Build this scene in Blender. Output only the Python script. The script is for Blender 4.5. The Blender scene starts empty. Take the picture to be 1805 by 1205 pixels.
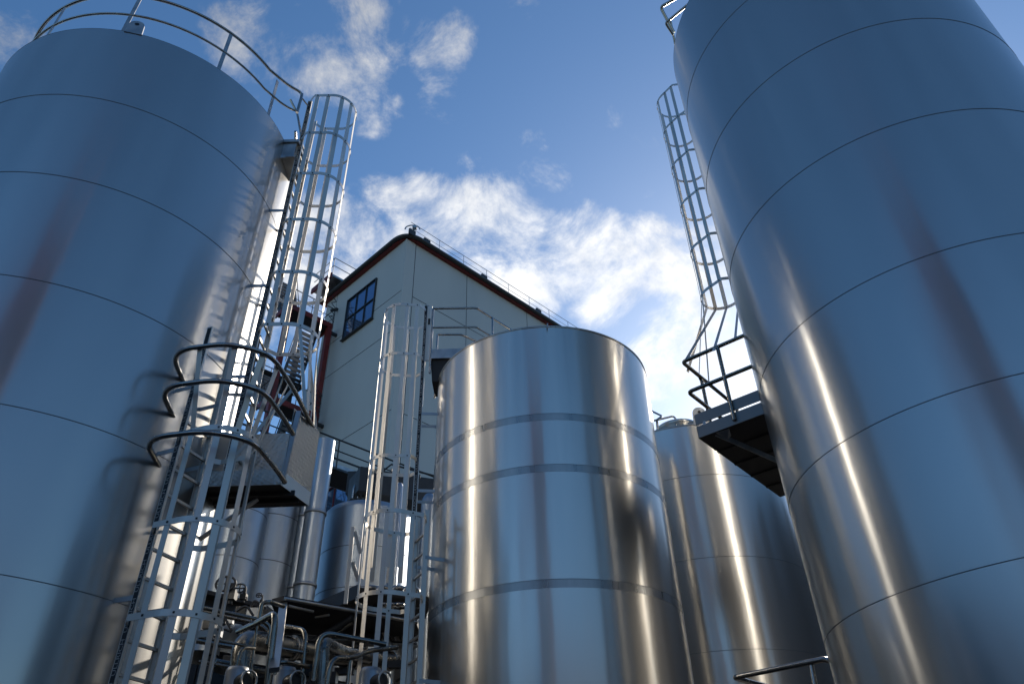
import bpy, math, random
from mathutils import Vector, Matrix
random.seed(4)
R_ = math.radians
scene = bpy.context.scene
COL = scene.collection

# ------------------------------------------------------------------ camera
FPX, PITCH, ROLL, CZ = 1296.6, R_(36.3474), R_(-1.6522), 1.6
cp, sp, cr, sr = math.cos(PITCH), math.sin(PITCH), math.cos(ROLL), math.sin(ROLL)
FWD = Vector((0, cp, sp)); UP0 = Vector((0, -sp, cp)); X0 = Vector((1, 0, 0))
CR = X0 * cr + UP0 * sr; CU = -X0 * sr + UP0 * cr
cam_d = bpy.data.cameras.new('camera'); cam = bpy.data.objects.new('camera', cam_d)
COL.objects.link(cam); scene.camera = cam
cam_d.sensor_width = 36; cam_d.lens = FPX / 1805 * 36
cam_d.clip_start = .05; cam_d.clip_end = 6000
m = Matrix((CR, CU, -FWD)).transposed().to_4x4(); m.translation = Vector((0, 0, CZ)); cam.matrix_world = m

def ray(px, py):
    x = (px - 902.5) / FPX; y = -(py - 602.5) / FPX
    return FWD + CR * x + CU * y
def P(px, py, r):                    # a point seen at (px, py), r metres away horizontally
    v = ray(px, py); return Vector((0, 0, CZ)) + v * (r / math.hypot(v.x, v.y))
def azv(deg): return Vector((math.sin(R_(deg)), math.cos(R_(deg)), 0))

# ------------------------------------------------------------------ light and sky
SUN_AZ, SUN_EL = 26.0, 28.0
scene.view_settings.view_transform = 'Standard'; scene.view_settings.look = 'None'
scene.view_settings.exposure = 0.08; scene.view_settings.gamma = 1
scene.cycles.use_denoising = True
scene.cycles.sample_clamp_indirect = 6
scene.cycles.max_bounces = 8
sd = bpy.data.lights.new('sun', 'SUN'); sd.energy = 5.0; sd.angle = R_(.6); sd.color = (1, .89, .75)
so = bpy.data.objects.new('sun', sd); COL.objects.link(so)
sdir = Vector((math.sin(R_(SUN_AZ)) * math.cos(R_(SUN_EL)), math.cos(R_(SUN_AZ)) * math.cos(R_(SUN_EL)), math.sin(R_(SUN_EL))))
so.rotation_euler = (-sdir).to_track_quat('-Z', 'Y').to_euler(); so.location = (0, 0, 40)

W = bpy.data.worlds.new('World'); scene.world = W; W.use_nodes = True
nt = W.node_tree; nt.nodes.clear()
def N(tree, t, **k):
    n = tree.nodes.new(t)
    for a, b in k.items(): setattr(n, a, b)
    return n
out = N(nt, 'ShaderNodeOutputWorld'); bg = N(nt, 'ShaderNodeBackground'); nt.links.new(bg.outputs[0], out.inputs[0])
bg.inputs[1].default_value = .142
sky = N(nt, 'ShaderNodeTexSky', sky_type='NISHITA', sun_disc=False, sun_elevation=R_(SUN_EL), sun_rotation=R_(SUN_AZ),
        air_density=.95, dust_density=.5, ozone_density=3.0, altitude=0)
tc = N(nt, 'ShaderNodeTexCoord')
nrm = N(nt, 'ShaderNodeVectorMath', operation='NORMALIZE'); nt.links.new(tc.outputs['Generated'], nrm.inputs[0])
BL = [  # where the clouds stand: (px, py, radius in degrees, weight)
 (640, 45, 4.2, .82), (620, 110, 4.0, .74), (540, 85, 4.2, .82), (455, 80, 4.0, .84), (500, 130, 4, .8), (560, 160, 4, .6), (650, 185, 2.8, .7), (590, 20, 2.5, .6),
 (765, 75, 2.6, .74), (800, 65, 2.2, .66), (775, 130, 2.6, .5), (780, 185, 1.8, .4), (925, 5, 1.8, .5), (1068, 200, 1.7, .42), (845, 310, 2.6, .5), (950, 275, 2.8, .6), (965, 315, 2.6, .6),
 (610, 410, 4.5, 1), (670, 395, 4.2, 1), (760, 380, 4, .95), (860, 390, 4.5, 1), (930, 430, 4.5, 1), (1010, 450, 4.2, 1), (1050, 420, 3.5, 1), (900, 480, 5, 1),
 (1080, 480, 4.5, 1), (1150, 460, 4.5, 1), (1200, 470, 4.5, .85), (1240, 480, 4.5, .8), (1060, 530, 3, .8), (1160, 540, 3, .8), (1090, 570, 2.5, .5),
 (1170, 640, 4, .9), (1240, 640, 4, .9), (1290, 690, 4, .8), (1200, 720, 6, .65), (1330, 760, 6, .9), (10, 90, 3, .7), (1170, 350, 2, .35),
 (500, 470, 7, .95), (300, 600, 9, .9), (100, 800, 10, .9), (1500, 700, 9, .8), (1700, 820, 10, .8), (640, 560, 6, .8)]
prev = None
for px, py, r, w in BL:
    d = ray(px, py).normalized()
    dn = N(nt, 'ShaderNodeVectorMath', operation='DOT_PRODUCT'); nt.links.new(nrm.outputs[0], dn.inputs[0]); dn.inputs[1].default_value = d
    mr = N(nt, 'ShaderNodeMapRange', interpolation_type='SMOOTHSTEP')
    nt.links.new(dn.outputs['Value'], mr.inputs['Value'])
    mr.inputs['From Min'].default_value = math.cos(R_(r * 1.25)); mr.inputs['From Max'].default_value = math.cos(R_(r * .2)); mr.inputs['To Max'].default_value = w
    if prev is None: prev = mr.outputs[0]
    else:
        mx = N(nt, 'ShaderNodeMath', operation='SMOOTH_MAX'); mx.inputs[2].default_value = .15
        nt.links.new(prev, mx.inputs[0]); nt.links.new(mr.outputs[0], mx.inputs[1]); prev = mx.outputs[0]
mp = N(nt, 'ShaderNodeMapping'); nt.links.new(nrm.outputs[0], mp.inputs[0]); mp.inputs['Scale'].default_value = (1, 1, 1.25); mp.inputs['Location'].default_value = (.35, .1, .2)
mp.inputs['Rotation'].default_value = (0, R_(20), 0)
nz = N(nt, 'ShaderNodeTexNoise'); nz.inputs['Scale'].default_value = 8; nz.inputs['Detail'].default_value = 9; nz.inputs['Roughness'].default_value = .66; nz.inputs['Distortion'].default_value = .35
nt.links.new(mp.outputs[0], nz.inputs['Vector'])
nz2 = N(nt, 'ShaderNodeTexNoise'); nz2.inputs['Scale'].default_value = 24; nz2.inputs['Detail'].default_value = 5; nz2.inputs['Roughness'].default_value = .6
nt.links.new(mp.outputs[0], nz2.inputs['Vector'])
def MA(op, a, b, tree=nt, clamp=False):
    n = N(tree, 'ShaderNodeMath', operation=op, use_clamp=clamp)
    for i, v in enumerate((a, b)):
        if isinstance(v, (int, float)): n.inputs[i].default_value = v
        elif v is not None: tree.links.new(v, n.inputs[i])
    return n.outputs[0]
a1 = MA('MULTIPLY', prev, .62); a2 = MA('ADD', a1, MA('MULTIPLY', nz.outputs[0], 1.7)); a2 = MA('ADD', a2, MA('MULTIPLY', nz2.outputs[0], .28))
dm = N(nt, 'ShaderNodeMapRange', interpolation_type='SMOOTHSTEP'); nt.links.new(a2, dm.inputs[0])
dm.inputs['From Min'].default_value = 1.30; dm.inputs['From Max'].default_value = 1.85; dm.inputs['To Max'].default_value = .96
CLOUD_DENS = MA('MULTIPLY', dm.outputs[0], MA('MULTIPLY', prev, 2.5, clamp=True))
cm = N(nt, 'ShaderNodeMix', data_type='RGBA'); nt.links.new(nz2.outputs[0], cm.inputs[0])
cm.inputs[6].default_value = (4.6, 5.1, 6.0, 1); cm.inputs[7].default_value = (11.5, 11.2, 10.6, 1)
# clouds nearer the sun are lit brighter
sdn = N(nt, 'ShaderNodeVectorMath', operation='DOT_PRODUCT'); nt.links.new(nrm.outputs[0], sdn.inputs[0]); sdn.inputs[1].default_value = azv(2) * math.cos(R_(22)) + Vector((0, 0, math.sin(R_(22))))
sg = N(nt, 'ShaderNodeMapRange'); nt.links.new(sdn.outputs['Value'], sg.inputs[0]); sg.inputs['From Min'].default_value = .72; sg.inputs['From Max'].default_value = 1; sg.inputs['To Min'].default_value = .42; sg.inputs['To Max'].default_value = 1.0
cs = N(nt, 'ShaderNodeVectorMath', operation='SCALE'); nt.links.new(cm.outputs[2], cs.inputs[0]); nt.links.new(sg.outputs[0], cs.inputs['Scale'])
fin = N(nt, 'ShaderNodeMix', data_type='RGBA'); nt.links.new(CLOUD_DENS, fin.inputs[0]); hs = N(nt, 'ShaderNodeHueSaturation'); hs.inputs['Saturation'].default_value = 1.15; nt.links.new(sky.outputs[0], hs.inputs['Color']); tn = N(nt, 'ShaderNodeMix', data_type='RGBA', blend_type='MULTIPLY'); tn.inputs[0].default_value = 1; tn.inputs[7].default_value = (.95, 1.02, 1.02, 1); nt.links.new(hs.outputs[0], tn.inputs[6]); nt.links.new(tn.outputs[2], fin.inputs[6]); nt.links.new(cs.outputs[0], fin.inputs[7])
nt.links.new(fin.outputs[2], bg.inputs[0])

# ------------------------------------------------------------------ materials
def mat(name, col, metal=0, rough=.5, aniso=0, noise=None, bump=None, spec=.5, rotate=.25, haze_=.4):
    M = bpy.data.materials.new(name); M.use_nodes = True; t = M.node_tree; b = t.nodes['Principled BSDF']
    b.inputs['Base Color'].default_value = (*col, 1); b.inputs['Metallic'].default_value = metal; b.inputs['Roughness'].default_value = rough
    b.inputs['Specular IOR Level'].default_value = spec
    tcn = N(t, 'ShaderNodeTexCoord')
    if aniso:
        b2 = N(t, 'ShaderNodeBsdfPrincipled'); b2.inputs['Metallic'].default_value = 1; b2.inputs['Roughness'].default_value = .43; b2.inputs['Base Color'].default_value = (*[c * 1.0 for c in col], 1)
        ms = N(t, 'ShaderNodeMixShader'); ms.inputs[0].default_value = haze_; t.links.new(b.outputs[0], ms.inputs[1]); t.links.new(b2.outputs[0], ms.inputs[2]); t.links.new(ms.outputs[0], t.nodes['Material Output'].inputs[0])
        tg = N(t, 'ShaderNodeTangent', direction_type='RADIAL', axis='Z'); t.links.new(tg.outputs[0], b.inputs['Tangent'])
        b.inputs['Anisotropic'].default_value = aniso; b.inputs['Anisotropic Rotation'].default_value = rotate
    if noise:     # (scale xyz, colour factor low, high, roughness low, high, detail)
        sc, c0, c1, r0, r1, det = noise
        mpn = N(t, 'ShaderNodeMapping'); mpn.inputs['Scale'].default_value = sc; t.links.new(tcn.outputs['Object'], mpn.inputs[0])
        nn = N(t, 'ShaderNodeTexNoise'); nn.inputs['Scale'].default_value = 1; nn.inputs['Detail'].default_value = det; t.links.new(mpn.outputs[0], nn.inputs['Vector'])
        mr = N(t, 'ShaderNodeMapRange'); t.links.new(nn.outputs[0], mr.inputs[0]); mr.inputs['From Min'].default_value = .3; mr.inputs['From Max'].default_value = .7
        mx = N(t, 'ShaderNodeMix', data_type='RGBA'); t.links.new(mr.outputs[0], mx.inputs[0])
        mx.inputs[6].default_value = (*[c * c0 for c in col], 1); mx.inputs[7].default_value = (*[min(1, c * c1) for c in col], 1)
        t.links.new(mx.outputs[2], b.inputs['Base Color'])
        m2 = N(t, 'ShaderNodeMapRange'); t.links.new(nn.outputs[0], m2.inputs[0]); m2.inputs['From Min'].default_value = .3; m2.inputs['From Max'].default_value = .7
        m2.inputs['To Min'].default_value = r0; m2.inputs['To Max'].default_value = r1; t.links.new(m2.outputs[0], b.inputs['Roughness'])
    if bump:
        last = None
        for sc, st, dist, det in bump:
            mpn = N(t, 'ShaderNodeMapping'); mpn.inputs['Scale'].default_value = sc; t.links.new(tcn.outputs['Object'], mpn.inputs[0])
            nn = N(t, 'ShaderNodeTexNoise'); nn.inputs['Scale'].default_value = 1; nn.inputs['Detail'].default_value = det; t.links.new(mpn.outputs[0], nn.inputs['Vector'])
            bp = N(t, 'ShaderNodeBump'); bp.inputs['Strength'].default_value = st; bp.inputs['Distance'].default_value = dist; t.links.new(nn.outputs[0], bp.inputs['Height'])
            if last: t.links.new(last, bp.inputs['Normal'])
            last = bp.outputs[0]
        t.links.new(last, b.inputs['Normal'])
    return M
M = {}
M['tank'] = mat('brushed tank steel', (.49, .49, .48), 1, .2, .7, ((1.6, 1.6, .14), .84, 1.06, .15, .26, 8),
                [((1.1, 1.1, 1.1), .35, .008, 2), ((2.2, 2.2, .6), .6, .005, 3), ((16, 16, .9), .22, .001, 3)])
M['tank_mirror'] = mat('polished tank steel', (.62, .595, .55), 1, .18, .75, ((5, 5, .22), .80, 1.08, .14, .25, 8),
                [((3.2, 3.2, .6), .7, .005, 3), ((22, 22, .8), .3, .001, 3)])
M['band'] = mat('ground weld band', (.42, .42, .41), 1, .3, .6, ((5, 5, .3), .6, 1.15, .22, .42, 4), [((6, 6, .5), .5, .004, 3)], haze_=.2)
M['tank_blue'] = mat('satin tank steel', (.36, .40, .44), 1, .44, .4, ((2, 2, .2), .85, 1.05, .40, .5, 5), [((3, 3, .3), .12, .003, 3)])
M['pipe'] = mat('shaded weathered pipe steel', (.22, .215, .20), 1, .24, 0, ((6, 6, 6), .6, 1.25, .16, .4, 6))  # shade of the low pipework put into a darker tone, mottled
M['edge'] = mat('dull edge steel', (.20, .20, .20), .9, .5)
M['pale'] = mat('sunlit edge tone', (.85, .84, .8), .5, .3)  # sunlight on the platform edge, put into a pale colour
M['seam'] = mat('weld seam', (.17, .175, .18), .7, .5)
M['alu'] = mat('ladder aluminium', (.64, .61, .56), .88, .46, 0, ((3, 3, 1.2), .85, 1.08, .40, .56, 5), [((30, 30, 4), .15, .0008, 2)])
M['tube'] = mat('stainless tube', (.36, .35, .335), 1, .17, 0, ((8, 8, 3), .8, 1.1, .12, .3, 4))
M['tube_low'] = mat('shaded worn tube steel', (.22, .21, .185), 1, .2, 0, ((7, 7, 5), .7, 1.2, .14, .34, 5))  # darker copy of the tube steel, shade of the low rails in its tone
M['plate'] = mat('steel plate', (.47, .46, .44), 1, .34, 0, ((4, 4, 4), .85, 1.1, .28, .45, 5))
M['galv'] = mat('galvanised steel', (.40, .42, .44), .85, .45, 0, ((5, 5, 5), .7, 1.15, .35, .55, 6))
M['tower'] = mat('faded red steel', (.13, .03, .028), .1, .5)
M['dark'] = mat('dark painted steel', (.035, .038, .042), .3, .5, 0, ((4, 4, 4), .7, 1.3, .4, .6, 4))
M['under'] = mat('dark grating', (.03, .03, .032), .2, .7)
M['black'] = mat('black print', (.008, .008, .01), 0, .5)
M['print'] = mat('pale print', (.42, .42, .40), 0, .5)
M['red'] = mat('red painted steel', (.19, .02, .016), .1, .45, 0, ((3, 3, 3), .6, 1.2, .35, .6, 5))
M['wall'] = mat('light grey cladding', (.54, .525, .495), 0, .62, 0, ((.5, .5, .12), .90, 1.04, .55, .7, 6))
M['joint'] = mat('panel joint', (.10, .10, .105), 0, .8)
M['gutter'] = mat('dark gutter', (.05, .05, .05), .3, .45)
M['glass'] = mat('window glass', (.16, .26, .42), .75, .05, 0, None, [((1.5, 1.5, 1.5), .15, .01, 1)])
M['asphalt'] = mat('asphalt', (.032, .032, .034), 0, .85, 0, ((.7, .7, .7), .7, 1.4, .8, .95, 8), [((60, 60, 60), .4, .01, 3)])
M['orange'] = mat('orange paint', (.45, .10, .02), 0, .5)
# diamond plate: regular raised lozenges
DP = mat('diamond plate', (.46, .45, .42), 1, .36); t = DP.node_tree
tcn = N(t, 'ShaderNodeTexCoord'); mpn = N(t, 'ShaderNodeMapping'); mpn.inputs['Rotation'].default_value = (R_(45), R_(45), R_(45)); t.links.new(tcn.outputs['Object'], mpn.inputs[0])
vo = N(t, 'ShaderNodeTexVoronoi'); vo.inputs['Scale'].default_value = 24; vo.inputs['Randomness'].default_value = 0; t.links.new(mpn.outputs[0], vo.inputs['Vector'])
bp = N(t, 'ShaderNodeBump'); bp.inputs['Strength'].default_value = 1; bp.inputs['Distance'].default_value = .01; t.links.new(vo.outputs['Distance'], bp.inputs['Height']); t.links.new(bp.outputs[0], t.nodes['Principled BSDF'].inputs['Normal'])
M['diamond'] = DP

# ------------------------------------------------------------------ mesh building
class MB:
    def __init__(s): s.v = []; s.f = []; s.mi = []; s.sm = []
    def add(s, vs, fs, mi=0, smooth=False):
        o = len(s.v); s.v += [tuple(v) for v in vs]; s.f += [tuple(i + o for i in f) for f in fs]; s.mi += [mi] * len(fs); s.sm += [smooth] * len(fs); return s
    def box(s, c, ax, ay, az, mi=0):      # centre, half-axis vectors
        c, ax, ay, az = map(Vector, (c, ax, ay, az))
        vs = [c + ax * i + ay * j + az * k for k in (-1, 1) for j in (-1, 1) for i in (-1, 1)]
        fs = [(0, 2, 3, 1), (4, 5, 7, 6), (0, 1, 5, 4), (2, 6, 7, 3), (0, 4, 6, 2), (1, 3, 7, 5)]
        if ax.cross(ay).dot(az) < 0: fs = [f[::-1] for f in fs]
        return s.add(vs, fs, mi)
    def bar(s, a, b, w, d, side, mi=0):   # flat bar from a to b, w wide along side, d thick
        a, b = Vector(a), Vector(b); L = (b - a); u = L.normalized(); sd = Vector(side); sd = (sd - u * sd.dot(u)).normalized(); n = u.cross(sd)
        return s.box((a + b) / 2, L / 2, sd * w / 2, n * d / 2, mi)
    def tube(s, pts, r, n=10, closed=False, mi=0, caps=True):
        pts = [Vector(p) for p in pts]; K = len(pts); rings = []; up = None
        for i, p in enumerate(pts):
            a = pts[(i - 1) % K] if (closed or i > 0) else p; b = pts[(i + 1) % K] if (closed or i < K - 1) else p
            tdir = (b - a).normalized()
            if up is None: up = Vector((0, 0, 1)) if abs(tdir.z) < .9 else Vector((1, 0, 0))
            x = tdir.cross(up)
            if x.length < 1e-4: x = tdir.orthogonal()
            x.normalize(); y = x.cross(tdir).normalized(); up = y
            rings.append([p + (x * math.cos(2 * math.pi * k / n) + y * math.sin(2 * math.pi * k / n)) * r for k in range(n)])
        vs = [v for rg in rings for v in rg]; fs = []
        for i in range(K if closed else K - 1):
            j = (i + 1) % K
            for k in range(n): fs.append((i * n + k, j * n + k, j * n + (k + 1) % n, i * n + (k + 1) % n))
        s.add(vs, [f[::-1] for f in fs], mi, True)
        if caps and not closed:
            s.add(rings[0], [tuple(range(n))[::-1]][::1], mi); s.add(rings[-1], [tuple(range(n))], mi)
        return s
    def strap(s, pts, h, d, mi=0, closed=False):   # flat strap lying along pts (horizontal curve), h high, d thick
        pts = [Vector(p) for p in pts]; K = len(pts); vs = []; Z = Vector((0, 0, 1))
        for i, p in enumerate(pts):
            a = pts[i - 1] if (i > 0 or closed) else p; b = pts[(i + 1) % K] if (i < K - 1 or closed) else p
            tdir = (b - a).normalized(); x = tdir.cross(Z).normalized()
            vs += [p - x * d / 2 - Z * h / 2, p + x * d / 2 - Z * h / 2, p + x * d / 2 + Z * h / 2, p - x * d / 2 + Z * h / 2]
        fs = []
        for i in range(K if closed else K - 1):
            j = (i + 1) % K
            for k in range(4): fs.append((i * 4 + k, j * 4 + k, j * 4 + (k + 1) % 4, i * 4 + (k + 1) % 4))
        if not closed: fs += [(0, 1, 2, 3), tuple((K - 1) * 4 + k for k in (3, 2, 1, 0))]
        return s.add(vs, [f[::-1] for f in fs], mi)
    def ring(s, c, prof, n=160, mi=0, a0=0, a1=360):     # revolve (r, z) profile about the vertical through c
        full = abs(a1 - a0) >= 359.9; K = n if full else n + 1; vs = []
        for i in range(K):
            a = R_(a0 + (a1 - a0) * i / n)
            for r, z in prof: vs.append((c[0] + math.sin(a) * r, c[1] + math.cos(a) * r, z))
        m_ = len(prof); fs = []
        for i in range(n):
            j = (i + 1) % K
            for k in range(m_ - 1): fs.append((i * m_ + k, i * m_ + k + 1, j * m_ + k + 1, j * m_ + k))
        return s.add(vs, fs, mi, True)
    def prism(s, poly, ext, mi=0):
        poly = [Vector(p) for p in poly]; ext = Vector(ext); n = len(poly)
        fs = [tuple(range(n))[::-1], tuple(range(n, 2 * n))] + [(i, (i + 1) % n, (i + 1) % n + n, i + n) for i in range(n)]
        return s.add(poly + [p + ext for p in poly], fs, mi)
    def build(s, name, mats, parent=None):
        me = bpy.data.meshes.new(name); me.from_pydata(s.v, [], s.f)
        if not isinstance(mats, (list, tuple)): mats = [mats]
        for x in mats: me.materials.append(x)
        me.polygons.foreach_set('material_index', s.mi); me.polygons.foreach_set('use_smooth', s.sm); me.update()
        o = bpy.data.objects.new(name, me); COL.objects.link(o)
        if parent:
            o.parent = parent
            base = parent
            off = Vector(base.location)
            while base.parent: base = base.parent; off += base.location
            me.transform(Matrix.Translation(-off))
        return o
def thing(name, label, cat, loc=(0, 0, 0), group=None):
    o = bpy.data.objects.new(name, None); COL.objects.link(o); o.location = loc; o['label'] = label; o['category'] = cat
    if group: o['group'] = group
    o.empty_display_size = .3
    return o
def tag(o, label, cat, group=None):
    o['label'] = label; o['category'] = cat
    if group: o['group'] = group
    return o
Z = Vector((0, 0, 1))
def fillet(pts, r, n=7):
    pts = [Vector(p) for p in pts]; outp = [pts[0]]
    for i in range(1, len(pts) - 1):
        a, b, c = pts[i - 1], pts[i], pts[i + 1]; u = (a - b); v = (c - b); rr = min(r, u.length * .48, v.length * .48)
        p0 = b + u.normalized() * rr; p1 = b + v.normalized() * rr
        for k in range(n + 1):
            q = k / n; outp.append(p0 * (1 - q) ** 2 + b * 2 * q * (1 - q) + p1 * q * q)
    outp.append(pts[-1]); return outp

# ------------------------------------------------------------------ ground
g = MB().add([(-900, -900, 0), (900, -900, 0), (900, 900, 0), (-900, 900, 0)], [(0, 1, 2, 3)]).build('ground', M['asphalt']); g['kind'] = 'structure'

# ------------------------------------------------------------------ tanks
def tank(label, c, r, ztop, seams, m_, bands=(), dome=.35, nseg=192, z0=0.0, name='storage_tank', rim=True, vjoint=None, group=None, sh=.004):
    t_ = thing(name, label, 'tank', (c[0], c[1], z0), group)
    b = MB().ring(c, [(r, z0), (r, ztop)], nseg); b.build('shell', m_, t_)
    q = MB().ring(c, [(r + .002, ztop), (r * .97, ztop + .03), (r * .6, ztop + dome * .75), (r * .2, ztop + dome), (.001, ztop + dome)], nseg)
    q.build('roof', m_, t_)
    for z in seams: MB().ring(c, [(r, z - sh), (r + .004, z - sh * .8), (r + .004, z + sh * .8), (r, z + sh)], nseg).build('weld_seam', M['seam'], t_)
    for z in bands:
        q = MB().ring(c, [(r + .003, z - .055), (r + .003, z + .055)], nseg)
        q.ring(c, [(r, z - .055), (r + .003, z - .055)], nseg); q.ring(c, [(r + .003, z + .055), (r, z + .055)], nseg); q.build('band', M['band'], t_)
        MB().ring(c, [(r + .0045, z + .048), (r + .0045, z + .055)], nseg).build('weld_seam', M['seam'], t_)
    if rim: MB().ring(c, [(r, ztop - .025), (r + .010, ztop - .022), (r + .010, ztop + .004), (r - .02, ztop + .006)], nseg).build('rim', m_, t_)
    for a in (vjoint or []):
        p = Vector((c[0] + math.sin(R_(a)) * r, c[1] + math.cos(R_(a)) * r, 0))
        MB().box(p + Z * (z0 + ztop) / 2, azv(a) * .004, azv(a + 90) * .006, Z * (ztop - z0) / 2).build('weld_seam', M['seam'], t_)
    return t_
Lc, Lr = (-5.787, 7.784), 2.226
Rc, Rr = (5.297, 7.399), 2.243
Cc, Cr = (azv(2.62) * 11.2).xy[:], 1.8626
Tc, Tr = (3.69, 14.539), 1.899
TL = tank('tall brushed steel tank filling the left side, railing round its top', Lc, Lr, 11.31, (9.795, 8.327, 6.792, 5.319, 3.798, 2.28), M['tank'], rim=False)
TR = tank('tallest brushed steel tank filling the right side, cut by the frame top', Rc, Rr, 13.6, (12.112, 10.279, 8.433, 6.541, 5.042, 3.541, 2.04), M['tank'], rim=False)
TC = tank('shiny steel tank with raised bands in the centre foreground', Cc, Cr, 8.756, (), M['tank_mirror'], bands=(7.09, 6.265, 4.655, 3.0), dome=.2)
TT = tank('steel tank with a round top hatch, standing behind the central tank', Tc, Tr, 8.78, (7.693, 6.125, 4.582, 3.0), M['tank_mirror'], dome=.25)
# lifting lug on the left tank
def lug(c, r, az, z, parent, w=.14, h=.26, holes=1):
    p = Vector((c[0], c[1], 0)) + azv(az) * (r - .02) + Z * z; t_ = azv(az + 90)
    def ringpoly(rr, cz, n=10): return [p + t_ * math.cos(a) * rr + Z * (cz + math.sin(a) * rr) for a in [2 * math.pi * k / n for k in range(n)]]
    b = MB(); n = 14
    outer = []
    for k in range(n + 1):
        a = math.pi * k / n; outer.append(p + t_ * math.cos(a) * w + Z * (h - w + math.sin(a) * w))
    outer += [p - t_ * w * 1.15, p + t_ * w * 1.15]
    b.prism(outer, azv(az) * .03)
    o = b.build('lifting_lug', M['galv'], parent)
    for k in range(holes):
        cz = h - w + .02 - k * .13; q = MB(); pts = [v + azv(az) * .033 for v in ringpoly(.032, cz)]; q.add(pts, [tuple(range(10))[::-1]]); q.build('hole', M['black'], o)
lug(Lc, Lr, 175 - 20, 11.28, TL) if False else None
pl = P(240, 58, 7.72); azl = math.degrees(math.atan2(pl.x - Lc[0], pl.y - Lc[1])); lug(Lc, Lr, azl, 11.29, TL, .10, .30)
pl = P(1237, 755, 13.2); azl = math.degrees(math.atan2(pl.x - Tc[0], pl.y - Tc[1])); lug(Tc, Tr, azl, 8.75, TT, .13, .40, 2)
# hatch on tank T
hp = Vector((Tc[0] - .32, Tc[1] - 1.15, 8.85))
MB().ring(hp, [(.42, 8.7), (.42, 9.0), (.46, 9.0), (.47, 9.05), (.44, 9.09), (.30, 9.15), (.05, 9.18)], 48).build('hatch', M['tank_mirror'], TT)
tp = [P(1150, 745, 13.3), P(1176, 734, 13.5), P(1160, 741, 13.2), P(1186, 733, 13.4), P(1190, 741, 13.4)]
rl = thing('hatch_railing', 'small tubular railing beside the hatch of the far steel tank', 'railing', P(1160, 752, 13.4))
MB().tube(fillet([P(1130, 715, 13.8), P(1167, 733, 13.3), P(1156, 741, 13.2)], .05), .02).build('top_rail', M['tube'], rl)
MB().tube(fillet([P(1153, 741, 13.2), P(1187, 733, 13.4), P(1192, 739, 13.4), P(1192, 760, 13.4)], .06), .02).build('top_rail', M['tube'], rl)
MB().tube([P(1158, 740, 13.3), P(1160, 765, 13.3)], .025).build('post', M['tube'], rl)

# ------------------------------------------------------------------ caged ladders
# lettering printed along the stringers, made once as a mesh
tcv = bpy.data.curves.new('lettering', 'FONT'); tcv.body = 'ULLRICH'; tcv.size = 1; tcv.resolution_u = 2; tcv.align_x = 'CENTER'; tcv.align_y = 'CENTER'
tob = bpy.data.objects.new('lettering', tcv); COL.objects.link(tob)
dg = bpy.context.evaluated_depsgraph_get(); tme = bpy.data.meshes.new_from_object(tob.evaluated_get(dg))
TV = [v.co.copy() for v in tme.vertices]; TF = [tuple(p.vertices) for p in tme.polygons]
bpy.data.objects.remove(tob); bpy.data.meshes.remove(tme)
TW = max(v.x for v in TV) - min(v.x for v in TV)

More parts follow.
